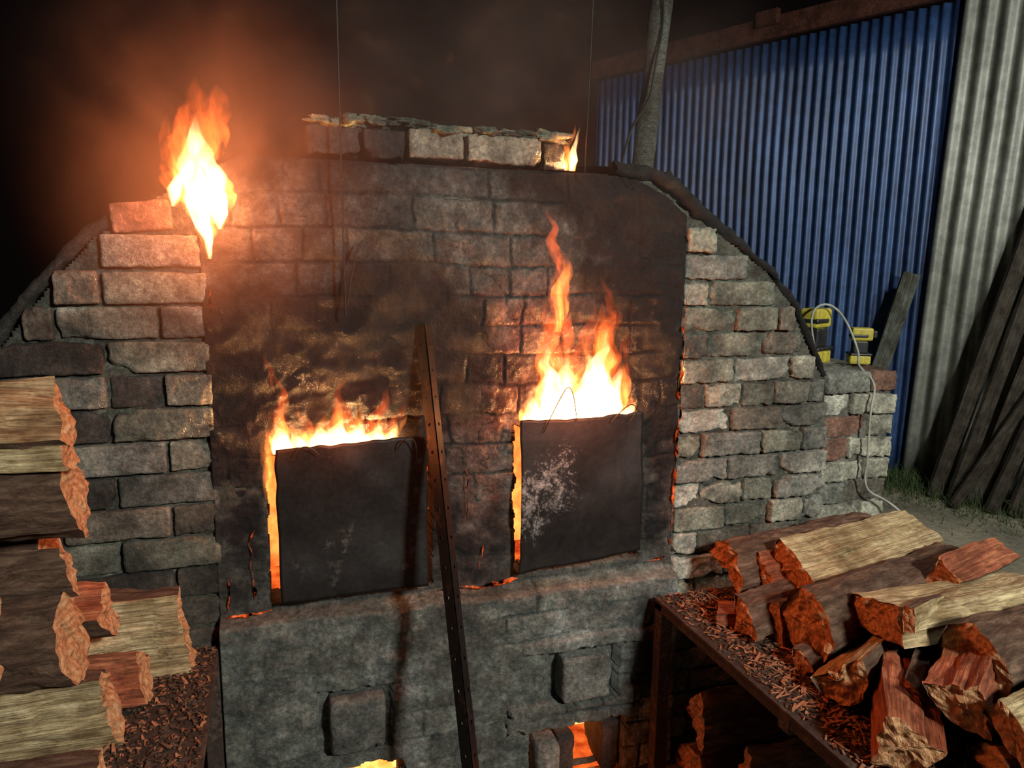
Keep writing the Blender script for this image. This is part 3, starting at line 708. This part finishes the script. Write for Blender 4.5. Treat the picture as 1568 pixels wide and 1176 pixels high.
chips("wood_chips",[(-1.15,-.812,-1.1,-.05,.600,900,.013,None,0),(-1.15,-.812,-1.1,-.05,.600,3500,.009,None,1)],[M_CHIP,M_BARK])

# ------------------------------------------------------------------ ground and backdrop
nx,ny=160,120
gx=np.linspace(-6,9,nx);gy=np.linspace(-3.5,9,ny);GX,GY=np.meshgrid(gx,gy)
GZ=.02*fbm(GX*1.2,GY*1.2,0*GX,5,4)-.02;V=np.stack([GX.ravel(),GY.ravel(),GZ.ravel()],1)
F=[(j*nx+i,j*nx+i+1,(j+1)*nx+i+1,(j+1)*nx+i) for j in range(ny-1) for i in range(nx-1)]
mkmesh("ground",V,F,[M_GROUND])
q0=Vector((4.12,2.11,0));dv=Vector((-.411,.912,0)).normalized();nv=Vector((-dv.y,dv.x,0))
def corr(name,s0,s1,z0,z1,pitch,amp,off,mat,lean=0):
    k=int((s1-s0)/pitch*10);V=[];zs=np.linspace(z0,z1,14)
    for zz in zs:
        for i in range(k+1):
            s=s0+(s1-s0)*i/k;d=amp*math.cos(2*math.pi*(s-s0)/pitch)+off+.012*float(vn(s*2,zz*1.2,0,3))
            p=q0+dv*s+nv*d+dv*(lean*zz);V.append((p.x,p.y,zz))
    n=k+1;F=[(j*n+i,j*n+i+1,(j+1)*n+i+1,(j+1)*n+i) for j in range(len(zs)-1) for i in range(k)]
    ob=mkmesh(name,V,F,[mat]);so=ob.modifiers.new("thick",'SOLIDIFY');so.thickness=.002;return ob
corr("wall_right",.18,3.6,-.02,3.44,.082,.015,0,M_BLUE)
corr("corrugated_iron_sheet",-2.6,.30,-.02,4.2,.125,.020,.06,M_ZINC,-.03)
V=[];F=[]
def obox(V,F,a,b,w,h,up=Vector((0,0,1))):
    d=(b-a).normalized();s=d.cross(up).normalized();u=s.cross(d).normalized();o=len(V)
    for p in(a,b):
        for i,j in((-1,-1),(1,-1),(1,1),(-1,1)): V.append(tuple(p+s*(i*w/2)+u*(j*h/2)))
    F+=[tuple(o+i for i in f) for f in((0,3,2,1),(4,5,6,7),(0,1,5,4),(1,2,6,5),(2,3,7,6),(3,0,4,7))]
a=q0+dv*(.1)+nv*.08+Vector((0,0,3.53));b=q0+dv*3.6+nv*.08+Vector((0,0,3.53));obox(V,F,a,b,.06,.17)
a=q0+dv*1.55+nv*.12+Vector((0,0,3.60));b=q0+dv*1.75+nv*.12+Vector((0,0,3.60));obox(V,F,a,b,.06,.12)
ob=mkmesh("roof_beam",V,F,[M_BEAM],smooth=False);bv=ob.modifiers.new("b",'BEVEL');bv.width=.006
pk=empty("leaning_planks")
def plank(i,a,b,w,h,mat=M_DARKW):
    a=Vector(a);b=Vector(b);L=(b-a).length;V=[];F=[];n=16
    for j in range(n+1):
        x=(j/n-.5)*L
        for (u,v) in((-1,-1),(1,-1),(1,1),(-1,1)):
            V.append((x,u*w/2+.004*float(vn(x*5,u*3.,v*3.,i)),v*h/2+.003*float(vn(x*4,u*2.,v*5.,i+9))))
    for j in range(n):
        for k in range(4): F.append((j*4+k,j*4+(k+1)%4,(j+1)*4+(k+1)%4,(j+1)*4+k))
    F+=[(0,1,2,3),(n*4+3,n*4+2,n*4+1,n*4)]
    ob=mkmesh("plank_%d"%i,V,F,[mat],smooth=False);recalc(ob)
    ob.matrix_world=Matrix.Translation((a+b)/2)@(b-a).to_track_quat('X','Z').to_matrix().to_4x4();ob.parent=pk
def wp(s,n,z): p=q0+dv*s+nv*n;return (p.x,p.y,z)
for i,(s0,s1,n0,z1,w) in enumerate([(-.05,-.42,.42,2.1,.10),(-.18,-.50,.46,1.9,.09),(-.30,-.75,.40,2.3,.12),(-.42,-.80,.50,1.7,.08),(-.55,-.95,.45,2.2,.10),(-.70,-1.15,.42,2.0,.12),(-.85,-1.2,.5,2.3,.1),(-.22,-.85,.58,1.6,.06)]):
    plank(i+1,wp(s0,n0,.0),wp(s1,.13,z1),.035,w)
plank(20,wp(.62,.35,0),wp(.34,.14,1.55),.03,.12,M_POST)
pp=empty("timber_post");V=[];n=12;m=40
for j in range(m+1):
    u=j/m;c=(.80+.507*u,1.14+.40*u,3.45*u)
    for k in range(n):
        a=2*math.pi*k/n;r=.052*(1+.18*float(fbm(math.cos(a),math.sin(a),u*14,77,3)));V.append((c[0]+r*math.cos(a),c[1]+r*math.sin(a),c[2]))
F=[(j*n+k,j*n+(k+1)%n,(j+1)*n+(k+1)%n,(j+1)*n+k) for j in range(m) for k in range(n)]+[tuple(range(n))[::-1],tuple(range(m*n,m*n+n))]
mkmesh("post_shaft",V,F,[M_POST],parent=pp)
tube("post_cable",[(1.20,1.40,3.45),(1.17,1.38,3.0),(1.20,1.40,2.75),(1.12,1.33,2.5),(1.10,1.32,2.35),(.95,1.25,2.2),(.9,1.2,2.0)],.006,M_BLK,pp)

tl=empty("power_tool_set")
def tool(x,y,z,s,rot,i):
    V=[];F=[];boxv(V,F,-.055,.055,-.045,.045,0,.05);boxv(V,F,-.035,.035,-.03,.03,.05,.13);boxv(V,F,-.05,.06,-.035,.035,.13,.20)
    o1=mkmesh("tool_body_%d"%i,V,F,[M_YEL],smooth=False,parent=tl)
    V2=[];F2=[];boxv(V2,F2,-.06,.06,-.05,.05,.048,.062);boxv(V2,F2,-.052,.035,-.038,.038,.145,.165);boxv(V2,F2,.06,.085,-.02,.02,.145,.185);boxv(V2,F2,-.038,.038,-.034,.034,.06,.128)
    o2=mkmesh("tool_grip_%d"%i,V2,F2,[M_BLK],smooth=False,parent=tl)
    for o in(o1,o2):
        o.location=(x,y,z);o.scale=(s,s,s);o.rotation_euler=(0,0,rot);bv=o.modifiers.new("b",'BEVEL');bv.width=.010;bv.segments=3
tool(1.245,.26,1.240,1.0,.4,1);tool(1.40,.20,1.240,.66,-.5,2)
tube("extension_lead",[(1.22,.22,1.30),(1.16,.2,1.42),(1.23,.2,1.47),(1.32,.2,1.42),(1.36,.15,1.28),(1.30,.10,1.25),(1.33,.03,1.20),(1.30,.02,1.10),(1.31,.02,.95),(1.30,.02,.82),(1.40,.0,.78),(1.47,-.05,.70),(1.50,-.05,.45),(1.52,-.08,.02)],.004,M_CABLE)
V=[];F=[]
for i in range(3600):
    s=rng.uniform(-1.8,1.2);nn=abs(rng.normal(0,.28))+.15;p=q0+dv*s+nv*nn
    h=rng.uniform(.04,.16)*(1 if nn<.5 else .5);a=rng.uniform(0,6.28);bx=rng.normal(0,.04);by=rng.normal(0,.04);w=.004;o=len(V)
    V+=[(p.x-w*math.cos(a),p.y-w*math.sin(a),-.02),(p.x+w*math.cos(a),p.y+w*math.sin(a),-.02),(p.x+bx*.5+w*.6,p.y+by*.5,h*.6),(p.x+bx*.5-w*.6,p.y+by*.5,h*.6),(p.x+bx*1.4,p.y+by*1.4,h)]
    F+=[(o,o+1,o+2,o+3),(o+3,o+2,o+4)]
mkmesh("grass_tufts",V,F,[M_GRASS],smooth=False)

# ------------------------------------------------------------------ lights
def pt(name,loc,e,c,r=.05,parent=None):
    l=bpy.data.lights.new(name,'POINT');l.energy=e;l.color=c;l.shadow_soft_size=r;o=bpy.data.objects.new(name,l);o.location=loc;COL.objects.link(o)
    if parent:o.parent=parent
OR=(1,.20,.045)
pt("firelight_chimney",(-.80,-.14,1.80),4.0,OR,.05,f3)
pt("firelight_chimney_low",(-.76,-.09,1.64),.9,OR,.02,f3)
pt("firelight_door_left",(-.49,-.13,1.17),2.6,OR,.05,f1);pt("firelight_door_left_b",(-.64,-.10,1.13),.4,OR,.02,f1)
pt("firelight_door_right",(.19,-.20,1.26),9.5,OR,.06,f2)
pt("firelight_vent",(.15,-.06,1.91),.35,OR,.02,f4)
pt("firelight_ash_pit",(.24,-.13,.10),.35,OR,.02,kiln)
def area(name,loc,tgt,e,size,c):
    l=bpy.data.lights.new(name,'AREA');l.energy=e;l.size=size;l.color=c;o=bpy.data.objects.new(name,l);o.location=loc;COL.objects.link(o)
    o.rotation_euler=(Vector(tgt)-Vector(loc)).to_track_quat('-Z','Y').to_euler()
area("work_floodlight",(.9,-3.6,2.7),(.55,0,.85),150,.35,(.97,1.0,.92))
area("shed_wall_fill",(3.3,-.6,3.3),(4.0,1.2,.8),52,.3,(.95,1.0,.93))  # unseen fill light, added to brighten the shed wall and ground
w=bpy.data.worlds.new("night_sky");bpy.context.scene.world=w;w.use_nodes=True
w.node_tree.nodes["Background"].inputs[0].default_value=(.010,.006,.006,1);w.node_tree.nodes["Background"].inputs[1].default_value=.2

bpy.context.scene.view_settings.view_transform='Standard'
# ------------------------------------------------------------------ camera
f=1132.0;yaw=RL(18);p=RL(9.3);r=RL(.7)
Fw=Vector((math.sin(yaw)*math.cos(p),math.cos(yaw)*math.cos(p),-math.sin(p)));R0=Fw.cross(Vector((0,0,1))).normalized();U0=R0.cross(Fw)
R=R0*math.cos(r)+U0*math.sin(r);U=U0*math.cos(r)-R0*math.sin(r)
M=Matrix((R,U,-Fw)).transposed().to_4x4();M.translation=(-.6404,-1.9710,1.5894)
cd=bpy.data.cameras.new("camera");co=bpy.data.objects.new("camera",cd);COL.objects.link(co);cd.sensor_width=36;cd.lens=36*f/1568;co.matrix_world=M
bpy.context.scene.camera=co
